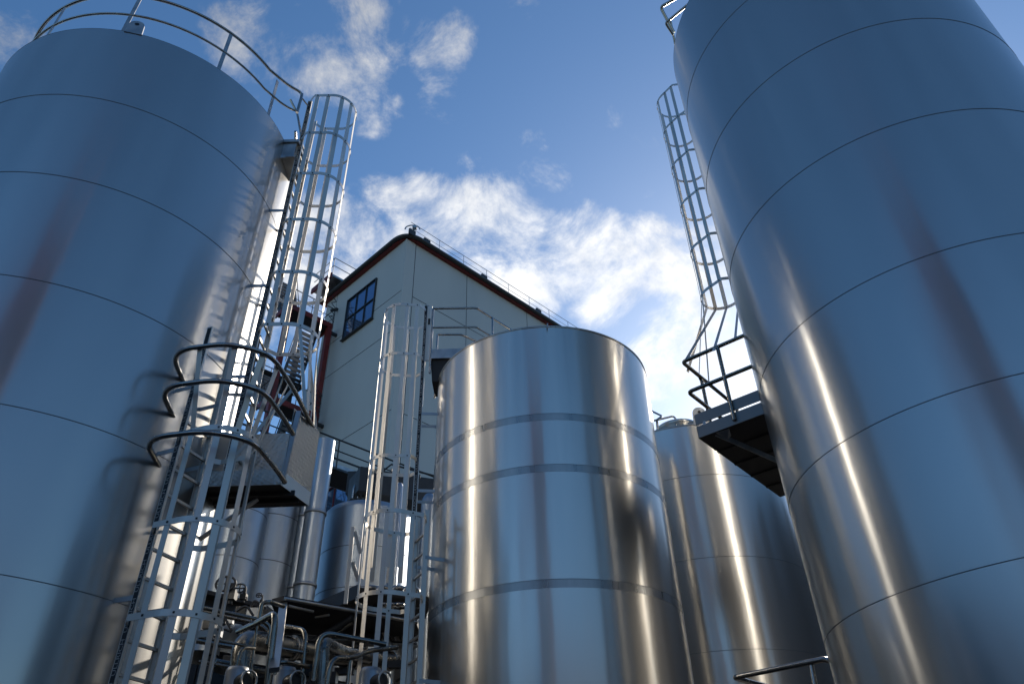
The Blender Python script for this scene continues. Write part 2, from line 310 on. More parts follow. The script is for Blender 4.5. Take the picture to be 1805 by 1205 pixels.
def ladder(label, Nn, n_az, z0, z1, hoops, w=.42, dep=.41, Rc_=.35, bars_z=None, near=-1, brackets=(), surf=.25, text=True, bar_top=None, bar_low=None, nb=7, sw=.07, strap_h=.06):
    """Nn: plan position of the stringer nearest the camera; n_az: azimuth the cage faces; near=-1 when the far stringer is clockwise-left"""
    t_ = thing('caged_ladder', label, 'ladder', (Nn[0], Nn[1], z0))
    n = azv(n_az); tt = azv(n_az + 90) * near       # from near stringer to far
    N2 = Vector((Nn[0], Nn[1], 0)); F = N2 - tt * 0 + tt * w
    mid = (N2 + F) / 2; cc = mid + n * dep
    for k, S in enumerate((N2, F)):
        sgn = -1 if k == 0 else 1
        so_ = MB()
        cz = (z0 + z1) / 2; hz = (z1 - z0) / 2
        so_.box(S + Z * cz, n * sw / 2, tt * .003, Z * hz)                                    # web
        so_.box(S + Z * cz + n * (sw / 2 - .003) - tt * sgn * -.0 + tt * (.013 * -sgn), n * .003, tt * .010, Z * (hz - .0005))  # flanges point inwards
        so_.box(S + Z * cz - n * (sw / 2 - .003) + tt * (.013 * -sgn), n * .0032, tt * .010, Z * (hz - .001))
        so = so_.build('stringer', M['alu'], t_)
        if text:
            fn = tt * sgn                                     # outward face
            q = MB(); q.box(S + fn * .0045 + Z * cz, n * sw * .36, fn * .0012, Z * (hz - .02)); q.build('label_strip', M['black'], so)
            if k == 0:
                q = MB(); z = z0 + .25; s_ = .30 / TW; ux = Z; uy = n * (1 if fn.cross(Z).dot(n) > 0 else -1)
                uy = Z.cross(fn) * -1
                base = S + fn * .0062 + Z * z
                q.add([base + Z * (v.x * s_) + uy * (v.y * s_ * .72) for v in TV], TF)
                wd = q.build('lettering', M['print'], so)
                while z < z1 - .6:
                    z += .36; w2 = wd.copy(); COL.objects.link(w2); w2.parent = so; w2.location = Vector(wd.location) + Z * (z - z0 - .25)
    z = z0 + .2
    while z < z1 - 1.05 + (0 if z1 > 6 else .9):
        if z < z1 - .1:
            MB().box((N2 + F) / 2 + Z * z, tt * (w / 2 - .004), n * .014, Z * .014).build('rung', M['alu'], t_)
        z += .28
    # hoop plan: flares off the stringers, runs straight, closes in a half circle
    def loc(a, b, z): return mid + n * a + tt * b + Z * z
    def hoop_pts(z):
        pts = [N2 + Z * z, loc(.05, -(w / 2 + Rc_) / 2, z), loc(.11, -Rc_ * .98, z)]
        for k in range(25):
            th = R_(-90 + 180 * k / 24); pts.append(loc(dep + Rc_ * math.cos(th), Rc_ * math.sin(th), z))
        return pts + [loc(.11, Rc_ * .98, z), loc(.05, (w / 2 + Rc_) / 2, z), F + Z * z]
    spots = ([(.16, -Rc_, -tt)] if nb == 9 else []) + [(.34 if nb == 9 else .28, -Rc_, -tt)]
    for th in (-62, -31, 0, 31, 62):
        d = n * math.cos(R_(th)) + tt * math.sin(R_(th)); spots.append((dep + Rc_ * math.cos(R_(th)), Rc_ * math.sin(R_(th)), d))
    spots += [(.34 if nb == 9 else .28, Rc_, tt)] + ([(.16, Rc_, tt)] if nb == 9 else [])
    for z in hoops:
        q = MB().strap(hoop_pts(z), strap_h, .006)
        for a_, b_, d in spots:
            p = loc(a_, b_, z) + d * .004
            q.box(p, d * .004, Z.cross(d) * .009, Z * .009, 1)
            p = loc(a_, b_, z) - d * .014; q.box(p, d * .002, Z.cross(d) * .009, Z * .009, 1)
        q.build('hoop', [M['alu'], M['black']], t_)
    zt, zb = max(hoops), min(hoops)
    for i, (a_, b_, d) in enumerate(spots):
        p = loc(a_, b_, 0) - d * .008; sd = Z.cross(d); d = (p - Vector((cc.x, cc.y, 0))).normalized()
        q = MB(); q.bar(p + Z * ((bars_z or (zb, zt))[0] - .02), p + Z * (zt + .02), .066, .006, sd)
        if bar_top:
            tp_ = bar_top(d, i, p)
            if tp_ is not None: q.bar(p + Z * (zt + .02), tp_, .06, .005, sd)
        if bar_low:
            tp_ = bar_low(d, i, p)
            if tp_ is not None: q.bar(p + Z * (zb - .02), tp_, .045, .005, sd)
        q.build('cage_bar', M['alu'], t_)
    for z in brackets:
        for k, S in enumerate((N2, F)):
            q = MB(); a = S + Z * z; b_ = a - n * (surf + (.05 if k == 0 else .03)); q.bar(a, b_, .05, .008, Z); q.box(b_ + Z * .0, tt * .035, n * .004, Z * .035)
            q.build('bracket', M['galv'], t_)
    return t_, cc, n, tt

# rail of the middle-left platform, needed by the two left cages
RZ = 6.28
railL = fillet([Vector((-3.745, 6.93, 0)), Vector((-3.66, 6.34, 0)), Vector((-3.0, 6.235, 0)), Vector((-2.62, 6.45, 0)), Vector((-2.55, 7.1, 0)), Vector((-2.535, 8.2, 0))], .3, 10)
def hit_rail(cc, d):
    best = None
    for i in range(len(railL) - 1):
        for q in (0, .25, .5, .75):
            p = railL[i].lerp(railL[i + 1], q); v = p - Vector((cc.x, cc.y, 0)); a = v.normalized().dot(d)
            if best is None or a > best[0]: best = (a, p)
    return best[1] if best[0] > .97 else None
lowcc = Vector((-3.055, 6.865, 0))
def bt_low(d, i, q):
    p = min((railL[k].lerp(railL[k + 1], u) for k in range(len(railL) - 1) for u in (0, .25, .5, .75)), key=lambda v: (v - q).length)
    return None if (p - q).length > .6 else p + Z * RZ - (p - q).normalized() * .02
upcc = Vector((-2.905, 7.86, 0))
def bl_up(d, i, q):
    if d.x < .25: return None
    return Vector((-2.52, max(7.3, min(q.y, 8.15)), RZ))

ladder('upper caged ladder on the left tank, reaching the tank top', (-3.333, 7.64), 88.0, 5.32, 12.46, (12.43, 11.44, 10.46, 9.46, 8.44, 7.53),
       near=-1, brackets=(8.30, 9.78, 6.8), bar_low=bl_up, dep=.41, Rc_=.345, nb=9)
ladder('lower caged ladder on the left tank, rising to the platform rails', (-3.527, 6.774), 109.2, 0.15, 6.93, (5.41, 4.43, 3.57, 2.6),
       near=-1, brackets=(3.80, 5.32, 6.1, 2.3), bar_top=bt_low, dep=.42, Rc_=.345, bars_z=(1.9, 5.4))
ladder('upper caged ladder left of the central banded tank, lettered stringer', (-1.582, 10.647), -97.5, 6.1, 10.35, (10.22, 9.12, 7.13),
       near=1, brackets=(8.0, 6.6), dep=.42, Rc_=.355, bars_z=(5.35, 10.2), surf=.3, nb=9)
ladder('lower caged ladder left of the central banded tank, wider at the base', (-1.30, 10.03), -117.5, 0.15, 6.0, (5.83, 4.70, 3.3, 2.3),
       near=1, brackets=(5.3, 3.7, 2.0), dep=.45, Rc_=.40, bars_z=(1.6, 5.8), surf=.3, text=False)
# cage on the right tank
def bl_r(d, i, p):
    q = [P(1296, 595, 8.9), P(1258, 618, 8.9), P(1206, 640, 9.2), P(1212, 655, 9.35), P(1232, 668, 9.7), P(1250, 680, 9.9)]
    k = {7: 0, 6: 1, 5: 2, 4: 3, 3: 4, 2: 5}.get(i); return None if k is None else q[k]
ladder('caged ladder on the far side of the right tank', (3.70, 9.32), -36.0, 6.5, 15.1, (15.05, 14.05, 12.95, 11.85, 10.7, 9.65),
       near=1, brackets=(10.2,), dep=.42, Rc_=.35, bar_low=bl_r, nb=9)

# ------------------------------------------------------------------ railings on tank tops
def circ(c, r, a0, a1, z, n=60): return [Vector((c[0] + math.sin(R_(a0 + (a1 - a0) * k / n)) * r, c[1] + math.cos(R_(a0 + (a1 - a0) * k / n)) * r, z)) for k in range(n + 1)]
rt = thing('guard_railing', 'curved two-bar railing round the top of the left tank', 'railing', (Lc[0], Lc[1], 11.31))
rr_ = Lr - .12
za, zb_ = 12.41, 11.90
A1 = 106
loop = circ(Lc, rr_, A1, 78 + 360, za, 110)
endp = Vector((-3.40, 7.45, za))
top_path = [endp, Vector((-3.46, 7.36, za)), Vector((-3.62, 7.28, za))] + loop[1:]
MB().tube(fillet([Vector((-3.43, 7.46, zb_)), Vector((-3.41, 7.45, za)), Vector((-3.6, 7.30, za)), loop[2]], .10) + loop[3:], .024).build('top_rail', M['tube'], rt)
loop2 = circ(Lc, rr_, A1, 78 + 360, zb_, 110)
MB().tube(fillet([Vector((-3.41, 7.45, za - .02)), Vector((-3.42, 7.46, zb_)), Vector((-3.62, 7.30, zb_)), loop2[2]], .12) + loop2[3:], .019).build('mid_rail', M['tube'], rt)
for px, py in ((119, 23), (255, 4), (403, 61), (502, 162)):
    best = min(range(111), key=lambda k: (lambda v: abs((v - Vector((0, 0, CZ))).normalized().dot(ray(px, py).normalized()) - 1))(loop[k]))
    p = loop[best]; MB().bar(p, Vector((p.x, p.y, 11.33)), .055, .012, (p - Vector((Lc[0], Lc[1], p.z))).cross(Z)).build('post', M['galv'], rt)
for a in range(130, 430, 34):
    if a < 215: continue
    p = Vector((Lc[0], Lc[1], 0)) + azv(a) * rr_; MB().bar(p + Z * za, p + Z * 11.35, .055, .012, azv(a + 90)).build('post', M['galv'], rt)
rt2 = thing('guard_railing', 'corner of tubular railing at the top edge of the right tank', 'railing', (Rc[0], Rc[1], 13.6))
q0 = P(1190, 62, 8.6)
MB().tube(fillet([P(1215, -16, 8.1), P(1164, 13, 8.3), P(1188, 58, 8.6)], .08), .03).build('top_rail', M['tube'], rt2)
MB().tube(fillet([P(1228, -4, 7.9), P(1173, 41, 8.3), P(1187, 62, 8.5)], .06), .026).build('mid_rail', M['tube'], rt2)
MB().tube([P(1182, 38, 8.55), P(1190, 78, 8.8)], .022).build('post', M['tube'], rt2)

MB().tube(fillet([P(512, 176, 8.45), P(524, 200, 8.5), P(531, 240, 8.5), P(526, 262, 8.5)], .1), .02).build('gate_rail', M['tube'], rt)
MB().tube([Vector((-3.41, 7.45, za - .12)), Vector((-3.34, 7.62, za - .12))], .014, 8).build('gate_rail', M['tube'], rt)
# small step-off platform at the left tank top
sp_ = thing('step_platform', 'small grey step-off platform between left tank rim and its ladder', 'platform', (-3.5, 7.7, 11.2))
MB().box((-3.52, 7.85, 11.30), (.19, 0, 0), (0, .30, 0), (0, 0, .03)).build('floor', M['galv'], sp_)
MB().box((-3.50, 7.83, 11.10), (.13, 0, 0), (0, .25, 0), (0, 0, .16)).build('support_box', M['galv'], sp_)
MB().bar((-3.62, 7.56, 10.92), (-3.36, 7.62, 11.0), .06, .01, Z).build('brace', M['galv'], sp_)

# ------------------------------------------------------------------ left middle platform
pm = thing('access_platform', 'diamond plate platform with curved tube rails round the left cages', 'platform', (-3.0, 7.9, 5.28))
F0 = P(494, 853, 8.03); 
MB().prism([(-3.55, 7.6, 5.29), (-2.665, 7.585, 5.29), (-2.49, 8.165, 5.29), (-3.62, 8.18, 5.29)], (0, 0, .04)).build('floor', M['under'], pm)
MB().prism([(-3.46, 7.575, 5.28), (-2.66, 7.575, 5.28), (-2.66, 7.583, 5.28), (-3.46, 7.583, 5.28)], (0, 0, .19)).build('toe_board', M['diamond'], pm)
MB().prism([(-3.62, 8.185, 5.28), (-2.48, 8.17, 5.28), (-2.48, 8.18, 5.28), (-3.62, 8.195, 5.28)], (0, 0, 1.0)).build('side_plate', M['diamond'], pm)
MB().prism([(-2.655, 7.585, 5.28), (-2.483, 8.168, 5.28), (-2.477, 8.166, 5.28), (-2.649, 7.583, 5.28)], (0, 0, .17)).build('toe_board', M['pale'], pm)  # strip under the side plate, its sunlight painted as a pale tone
MB().prism([(-2.654, 7.588, 5.452), (-2.483, 8.168, 5.452), (-2.478, 8.166, 5.452), (-2.649, 7.586, 5.452)], (0, 0, .83)).build('side_plate', M['diamond'], pm)
for nm, z, x1 in (('top_rail', RZ, 8.2), ('mid_rail', 5.82, 8.0), ('low_rail', 5.22, 7.5)):
    pts = [Vector((p.x, p.y, z)) for p in railL if p.y <= x1 or p.x < -3]
    MB().tube(pts, .027, 12).build(nm, M['tube'], pm)
for k in (.2, .4): MB().box((-3.05, 7.6 + k, 5.275), (.5, 0, 0), (0, .015, 0), (0, 0, .03)).build('floor_beam', M['under'], pm)
MB().bar((-2.60, 7.62, 6.26), (-2.655, 7.60, 5.30), .06, .03, (1, 0, 0)).build('post', M['galv'], pm)
MB().bar((-2.50, 8.16, 6.26), (-2.50, 8.16, 5.30), .03, .012, (1, 0, 0)).build('post', M['galv'], pm)
MB().bar((-3.62, 7.9, 4.75), (-3.0, 7.9, 5.26), .07, .02, (0, 1, 0)).build('brace', M['galv'], pm)

# ------------------------------------------------------------------ central tank top platform
pc = thing('access_platform', 'small tube-railed platform at the top left of the central tank', 'platform', (-.9, 11.1, 9.2))
MB().box((-.85, 11.12, 9.30), (.62, 0, 0), (0, .42, 0), (0, 0, .03)).build('floor', M['under'], pc)
MB().box((-.85, 10.70, 9.26), (.62, 0, 0), (0, .006, 0), (0, 0, .10)).build('toe_board', M['galv'], pc)
MB().box((-1.475, 11.12, 9.26), (.006, 0, 0), (0, .41, 0), (0, 0, .10)).build('toe_board', M['galv'], pc)
MB().prism([(-1.46, 10.75, 9.16), (-1.12, 10.75, 9.16), (-1.2, 10.75, 8.7), (-1.42, 10.75, 8.7)], (0, .5, 0)).build('support_box', M['under'], pc)
MB().tube([(-1.02, 10.75, 9.2), (-1.02, 10.85, 8.5)], .03).build('support_leg', M['galv'], pc)
for nm, z, r in (('top_rail', 10.31, .022), ('mid_rail', 9.86, .018)):
    MB().tube(fillet([(-1.46, 10.71, z), (-.65, 10.73, z), (.0, 11.45, z)], .05), r).build(nm, M['tube'], pc)
    MB().tube(fillet([(-1.46, 11.52, z), (-1.0, 11.54, z), (-.5, 11.95, z)], .05), r).build(nm, M['tube'], pc)
for x, y in ((-1.46, 10.71), (-.36, 11.03), (-1.46, 11.52), (-.72, 11.77)): MB().tube([(x, y, 10.31), (x, y, 8.85)], .02).build('post', M['tube'], pc)
MB().box((-1.52, 10.72, 9.75), (.045, 0, 0), (0, .012, 0), (0, 0, .62)).build('post', M['alu'], pc)
MB().box((-1.52, 10.705, 10.0), (.02, 0, 0), (0, .004, 0), (0, 0, .07)).build('name_plate', M['black'], pc)
MB().tube([P(965, 578, 9.3), P(965, 570, 9.3)], .012).build('pin', M['galv'], TC)

# ------------------------------------------------------------------ right tank platform
def rplat(label, zb, rails, th=.17, full=True):
    t_ = thing('access_platform', label, 'platform', (2.6, 8.9, zb))
    u = Vector((.77, -.64, 0)).normalized(); v = Vector((.64, .77, 0)).normalized()
    o = Vector((2.51, 8.88, zb)); A = o; B = o + u * 1.02; D = o + v * 2.6; E = B + v * 2.6
    if full:
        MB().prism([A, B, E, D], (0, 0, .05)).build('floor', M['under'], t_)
        MB().prism([A - v * .01, B - v * .01, B, A], (0, 0, .17)).build('toe_board', M['edge'], t_)
        MB().prism([A + Z * .20 - v * .012, B + Z * .20 - v * .012, B + Z * .20, A + Z * .20], (0, 0, .16)).build('toe_board', M['edge'], t_)
        MB().prism([A - u * .01, D - u * .01, D, A], (0, 0, .17)).build('toe_board', M['dark'], t_)
        MB().prism([A + Z * .2 - u * .012, D + Z * .2 - u * .012, D + Z * .2, A + Z * .2], (0, 0, .16)).build('toe_board', M['edge'], t_)
        for s in (.12, .55): MB().box(o + u * s - v * .0 + Z * .185, u * .02, v * .015, Z * .03).build('spacer', M['galv'], t_)
        a = P(1275, 762, 9.35); b = P(1371, 812, 9.6)
        MB().bar(P(1262, 764, 9.2) , b, .07, .02, (0, 0, 1)).build('brace', M['galv'], t_)
        MB().prism([P(1262, 762, 9.1), P(1285, 755, 9.05), P(1289, 767, 9.1), P(1283, 774, 9.15)], (0, .012, -.0)).build('gusset', M['plate'], t_)
    if full:
        for k in range(1, 5): MB().box(o + v * (k * .52) + u * .5 - Z * -.02, u * .5, v * .02, Z * .045).build('floor_beam', M['under'], t_)
    for nm, z in rails:
        c0 = o - u * .02 - v * .02; 
        MB().tube(fillet([Vector((B.x + u.x * .3, B.y + u.y * .3, z)), Vector((c0.x, c0.y, z)), Vector((c0.x + v.x * 1.75, c0.y + v.y * 1.75, z))], .07), .029, 12).build(nm, M['tube_low'], t_)
    zt = rails[0][1]
    for pp in (o + u * .55 - v * .03, o + v * .55 - u * .03 , o + v * 1.7 - u * .03):
        MB().tube([Vector((pp.x, pp.y, zt)), Vector((pp.x, pp.y, zb + .05))], .027).build('post', M['tube_low'], t_)
    return t_
rplat('dark-bottomed platform with two-bar tube rail high on the right tank', 6.42, (('top_rail', 7.68), ('mid_rail', 7.16)))
rl3 = thing('access_platform', 'low tube rail of a platform at the bottom edge by the right tank', 'platform', P(1400, 1260, 9.2))
MB().tube(fillet([P(1475, 1172, 8.9), P(1457, 1160, 8.95), P(1294, 1193, 9.5), P(1400, 1222, 11)], .06), .03, 12).build('top_rail', M['tube'], rl3)
MB().tube([P(1429, 1166, 9.06), P(1446, 1260, 9.06)], .028).build('post', M['tube'], rl3)
MB().box(P(1400, 1300, 9.5), (.5, -.35, 0), (.3, .4, 0), (0, 0, .04)).build('floor', M['under'], rl3)

# ------------------------------------------------------------------ building
BC = Vector((-4.546, 23.566, 0)); DL = Vector((-.7183, .6959, 0)).normalized(); DR = Vector((.6959, .7183, 0)).normalized()
def bp_(s, o, z): return BC + DL * s - DR * o + Z * z          # s along the left face, o metres out from it
bld = thing('factory_building', 'pale grey panelled building with dark rounded eaves behind the tanks', 'building', BC)
LW, RW, HT = 6.25, 12.6, 24.8
MB().prism([BC, BC + DL * LW, BC + DL * LW + DR * RW, BC + DR * RW], (0, 0, HT)).build('wall', M['wall'], bld)
W2 = MB().prism([bp_(LW, -.8, 0), bp_(8.6, -.8, 0), bp_(8.6, -RW, 0), bp_(LW, -RW, 0)], (0, 0, 21.2)).build('wing', M['wall'], bld)
ov = .2
eave = fillet([BC + DL * (LW + .3) - DR * ov, BC - DR * ov - DL * ov, BC - DL * ov + DR * (RW + .3)], .9, 14)
inner = [BC + DR * (RW + .3) + DL * (LW + .3)]
MB().prism([p + Z * HT for p in eave] + [inner[0] + Z * HT], (0, 0, .05)).build('soffit', M['red'], bld)
MB().prism([p + Z * (HT + .07) for p in eave] + [inner[0] + Z * (HT + .07)], (0, 0, .22)).build('roof', M['dark'], bld)
MB().tube([p + Z * (HT + .14) + (p - (BC + DL * 3 + DR * 3)).normalized() * .07 for p in eave], .11, 12).build('gutter', M['gutter'], bld)
J = MB()
def jl(s, z0, z1): J.box(bp_(s, .003, (z0 + z1) / 2), DL * .012, DR * .003, Z * (z1 - z0) / 2)
def jr(s, z0, z1): J.box(BC + DR * s - DL * .003 + Z * (z0 + z1) / 2, DR * .014, DL * .003, Z * (z1 - z0) / 2)
jl(5.35, 0, HT); 
for s in (.53, 3.6, 7.65, 11.2): jr(s, 0, HT)
zz = (23.2, 21.85, 19.95, 16.0, 12.1, 8.2)
for z in (21.85, 19.95, 16.0, 12.1, 8.2):
    J.box(bp_(LW / 2, .0035, z), DL * (LW / 2), DR * .003, Z * .014)
for z in (21.76, 16, 10.2): J.box(BC + DR * (.55 + (RW - .55) / 2) - DL * .0035 + Z * z, DR * (RW - .55) / 2, DL * .003, Z * .016)
J.build('panel_joints', M['joint'], bld)
# corner strip, slightly proud
MB().prism([BC - DL * .012 - DR * .012, BC + DR * .5 - DL * .012, BC + DR * .5 - DL * .001, BC - DL * .001 - DR * .001, BC + DL * .05 - DR * .001, BC + DL * .05 - DR * .012], (0, 0, HT - .01)).build('corner_trim', M['wall'], bld)
def window(s0, s1, z0, z1, nx, nz, frame=M['red'], fw=.02):
    q = MB()
    for s in (s0, s1): q.box(bp_(s, .04, (z0 + z1) / 2), DL * fw, DR * .045, Z * ((z1 - z0) / 2 + fw))
    for z in (z0, z1): q.box(bp_((s0 + s1) / 2, .041, z), DL * ((s1 - s0) / 2 - fw), DR * .045, Z * fw)
    for k in range(1, nx): q.box(bp_(s0 + (s1 - s0) * k / nx, .03, (z0 + z1) / 2), DL * .015, DR * .03, Z * ((z1 - z0) / 2 - fw))
    for k in range(1, nz): q.box(bp_((s0 + s1) / 2, .033, z0 + (z1 - z0) * k / nz), DL * ((s1 - s0) / 2 - fw), DR * .03, Z * (.028 if nz < 3 else .025))
    w_ = q.build('window', frame, bld)
    MB().box(bp_((s0 + s1) / 2, .07, z0 - .06), DL * ((s1 - s0) / 2 + .06), DR * .08, Z * .02).build('sill', M['gutter'], w_)
    MB().box(bp_((s0 + s1) / 2, .006, (z0 + z1) / 2), DL * (s1 - s0) / 2, DR * .004, Z * (z1 - z0) / 2).build('pane', M['glass'], w_)
window(2.02, 4.24, 21.46, 23.74, 3, 2, M['dark'])
window(1.2, 4.3, 9.4, 14.0, 3, 3)
# roof edge rail on the right face
rr3 = thing('roof_railing', 'thin railing along the right eave of the pale building', 'railing', BC + DR * .6 + Z * 25.15)
for z, r in ((25.85, .014), (25.5, .010)): MB().tube([BC + DR * .1 - DL * (ov - .12) + Z * z, BC + DR * (RW + .2) - DL * (ov - .12) + Z * z], r, 6).build('rail', M['galv'], rr3)
for k in range(9): s = .3 + k * 1.5; MB().tube([BC + DR * s - DL * (ov - .12) + Z * 25.85, BC + DR * s - DL * (ov - .12) + Z * 25.15], .014, 6).build('post', M['galv'], rr3)
for s in (-.1, .75, 4.3, 8.1):
    o_ = MB().prism([BC + DR * s - DL * (ov + .10) + Z * 24.9, BC + DR * (s + .35) - DL * (ov + .10) + Z * 24.9, BC + DR * (s + .35) - DL * (ov + .02) + Z * 24.9, BC + DR * s - DL * (ov + .02) + Z * 24.9], (0, 0, .3)).build('bracket', M['gutter'], bld)
lc = thing('lightning_loop', 'small curved conduit on the corner of the building roof', 'conduit', P(718, 404, 23.6))
MB().tube([P(714 + 13 * (1 - math.cos(a)) / 1, 404 - 7 * math.sin(a), 23.4) for a in [math.pi * k / 10 for k in range(11)]], .03, 8).build('loop', M['galv'], lc)
MB().box(P(731, 401, 23.3), (.09, 0, 0), (0, .09, 0), (0, 0, .07)).build('lamp', M['galv'], lc)
cam_ = thing('security_camera', 'small dark camera under the left eave of the building', 'camera', bp_(5.15, .05, 23.75))
MB().box(bp_(5.15, .06, 23.78), DL * .05, DR * .06, Z * .05).build('mount', M['dark'], cam_)
MB().tube([bp_(5.15, .08, 23.72), bp_(5.15, .34, 23.55)], .07, 10).build('housing', M['dark'], cam_)

# roof gallery behind the left eave
rg = thing('roof_gallery', 'railed gallery above the left eave where the red stairs end', 'gallery', bp_(5.4, 0, 25.4))
MB().prism([bp_(4.9, .7, 25.35), bp_(6.6, .7, 25.35), bp_(6.6, -4, 25.35), bp_(4.9, -4, 25.35)], (0, 0, .12)).build('floor', M['galv'], rg)
for z in (26.5, 26.0): MB().tube([bp_(4.9, .7, z), bp_(4.9, -4, z)], .022, 6).build('rail', M['galv'], rg); MB().tube([bp_(4.9, .7, z), bp_(6.6, .7, z)], .022, 6).build('rail', M['galv'], rg)
for o in (.7, -.6, -1.9, -3.2): MB().tube([bp_(4.9, o, 26.5), bp_(4.9, o, 25.4)], .02, 6).build('post', M['galv'], rg)
MB().prism([bp_(4.88, .72, 25.2), bp_(6.6, .72, 25.2), bp_(6.6, .8, 25.2), bp_(4.88, .8, 25.2)], (0, 0, .3)).build('edge_beam', M['red'], rg)

# red stair tower
stw = thing('stair_tower', 'red steel stair tower with open treads against the pale building', 'staircase', bp_(6, 1.4, 0))
for s, o in ((4.9, .45), (4.9, 2.5), (7.6, .45), (7.6, 2.5)):
    MB().box(bp_(s, o, 11.15), DL * .11, DR * .11, Z * 11.15).build('column', M['red' if s < 5 else 'dark'], stw)
MB().box(bp_(4.9, .2, 22.1), DL * .06, DR * .22, Z * .06).build('tie', M['dark'], stw); MB().box(bp_(4.9, .2, 17.3), DL * .06, DR * .22, Z * .06).build('tie', M['dark'], stw)
levels = [25.4, 22.4, 20.0, 17.6, 15.2, 12.8, 10.4, 8.0, 5.6]
def railing(a, b, parent, h=1.0, m_=M['dark'], zig=False):
    q = MB(); q.tube([a + Z * h, b + Z * h], .022, 6); q.tube([a + Z * h * .5, b + Z * h * .5], .014, 6); L_ = (b - a).length; n = max(1, int(L_ / .9))
    for k in range(n + 1): p = a.lerp(b, k / n); q.tube([p, p + Z * h], .018, 6)
    q.build('railing', m_, parent)
for i, z in enumerate(levels[1:]):
    big = i % 2 == 0
    s0, s1 = (4.8, 5.9) if big else (6.7, 7.7)
    MB().prism([bp_(s0, .35, z), bp_(s1, .35, z), bp_(s1, 2.6, z), bp_(s0, 2.6, z)], (0, 0, .1)).build('landing', M['under'], stw)
    q = MB()
    for o in (.35, 2.6): q.box(bp_((s0 + s1) / 2, o, z + .0), DL * ((s1 - s0) / 2), DR * .03, Z * .12)
    e = s0 if big else s1; q.box(bp_(e, 1.475, z), DL * .03, DR * 1.12, Z * .12); q.build('landing_beam', M['red' if big else 'dark'], stw)
    railing(bp_(s0, .35, z), bp_(s1, .35, z), stw); railing(bp_(s0, 2.6, z), bp_(s1, 2.6, z), stw); railing(bp_(e, .35, z), bp_(e, 2.6, z), stw)
for i in range(len(levels) - 1):
    zt, zb2 = levels[i], levels[i + 1]; lowbig = i % 2 == 0
    oo = (.5, 1.35) if i % 2 else (1.6, 2.45)
    sa, sb = (6.9, 5.85) if lowbig else (5.85, 6.75)      # top end, bottom end along the face
    n = 12
    q = MB()
    for o in oo: q.bar(bp_(sa, o, zt), bp_(sb, o, zb2 + .05), .22, .02, Z)
    q.build('stair_stringer', M['dark'], stw)
    q = MB()
    for k in range(1, n): p = bp_(sa + (sb - sa) * k / n, sum(oo) / 2, zt + (zb2 - zt) * k / n); q.box(p, DL * .11, DR * ((oo[1] - oo[0]) / 2 - .02), Z * .018)
    q.build('treads', M['galv'], stw)
    q = MB()
    for o in oo: q.tube([bp_(sa, o, zt + .95), bp_(sb, o, zb2 + .95)], .02, 6); q.tube([bp_(sa, o, zt + .5), bp_(sb, o, zb2 + .5)], .014, 6)
    q.build('handrail', M['dark'], stw)
# zigzag cable loops beside the column
q = MB()
for zc in (22.6, 17.4):
    pts = [bp_(4.72, .35 + (.28 if k % 2 else 0), zc + k * .2) for k in range(8)]; q.tube(fillet(pts, .06, 3), .018, 6)
q.build('cable_loops', M['dark'], stw)

# ------------------------------------------------------------------ footbridge
bs = P(562, 816, 20.5); bs.z = P(562, 816, 20.5).z
br = thing('footbridge', 'steel footbridge with thin rails crossing before the pale building', 'footbridge', bs - DR * 3)
A = bs - DR * 3; LB = 12
side = DL * -1.1
MB().prism([A, A + DR * LB, A + DR * LB - side, A - side], (0, 0, .07)).build('deck', M['under'], br)
for off in (Vector((0, 0, 0)), -side): MB().prism([A + off, A + DR * LB + off, A + DR * LB + off + DL * .03, A + off + DL * .03], (0, 0, .19)).build('edge_beam', M['galv'], br)
for off, yy in ((Vector((0, 0, 0)), 0), (-side, 1)):
    for z, r in ((1.0, .028), (.62, .02), (.33, .018)): MB().tube([A + off + Z * z, A + off + DR * LB + Z * z], r, 6).build('rail', M['dark'], br)
    for k in range(9): p = A + off + DR * (k * 1.5 + .6); MB().tube([p, p + Z * 1.0], .024, 6).build('post', M['dark'], br)

# ------------------------------------------------------------------ tanks in the background left
def taz(px1, px2, y, r):     # centre and radius of a tank whose silhouette edges are px1, px2 at row y, r metres off
    a1 = math.atan2(ray(px1, y).x, ray(px1, y).y); a2 = math.atan2(ray(px2, y).x, ray(px2, y).y)
    return (math.sin((a1 + a2) / 2) * r, math.cos((a1 + a2) / 2) * r), math.sin((a2 - a1) / 2) * r
def zof(px, py, r): return P(px, py, r).z
pcn, pr = taz(563, 722, 980, 16.0)
ztP = zof(640, 878, 16 - pr)
tP = tank('bluish vessel with rounded shoulder behind the central ladder cage', pcn, pr, ztP - .12, (zof(640, 959, 16 - pr), zof(640, 1033, 16 - pr)), M['tank_blue'], dome=.35, z0=4.6, rim=False, sh=.009, nseg=96)
MB().ring(pcn, [(pr + .001, ztP - .14), (pr - .01, ztP - .05), (pr - .06, ztP + .01), (pr - .15, ztP + .03)], 96).build('shoulder', M['tank_blue'], tP)
for (e1, e2, yy, rr, s1, s2, lab) in ((352, 462, 960, 14.6, (890, 978), 0, 'pale blue vessel left of the stacked pipes, under the left platform'),
                                   (418, 524, 960, 15.4, (903, 985), 0, 'grey vessel with vertical joint, just left of the upright pipes')):
    c_, r_ = taz(e1, e2, yy, rr)
    tank(lab, c_, r_, zof(440, 840, rr), [zof((e1 + e2) / 2, y_, rr - r_) for y_ in s1], M['tank_blue'], z0=4.9, rim=False, sh=.009, nseg=96)
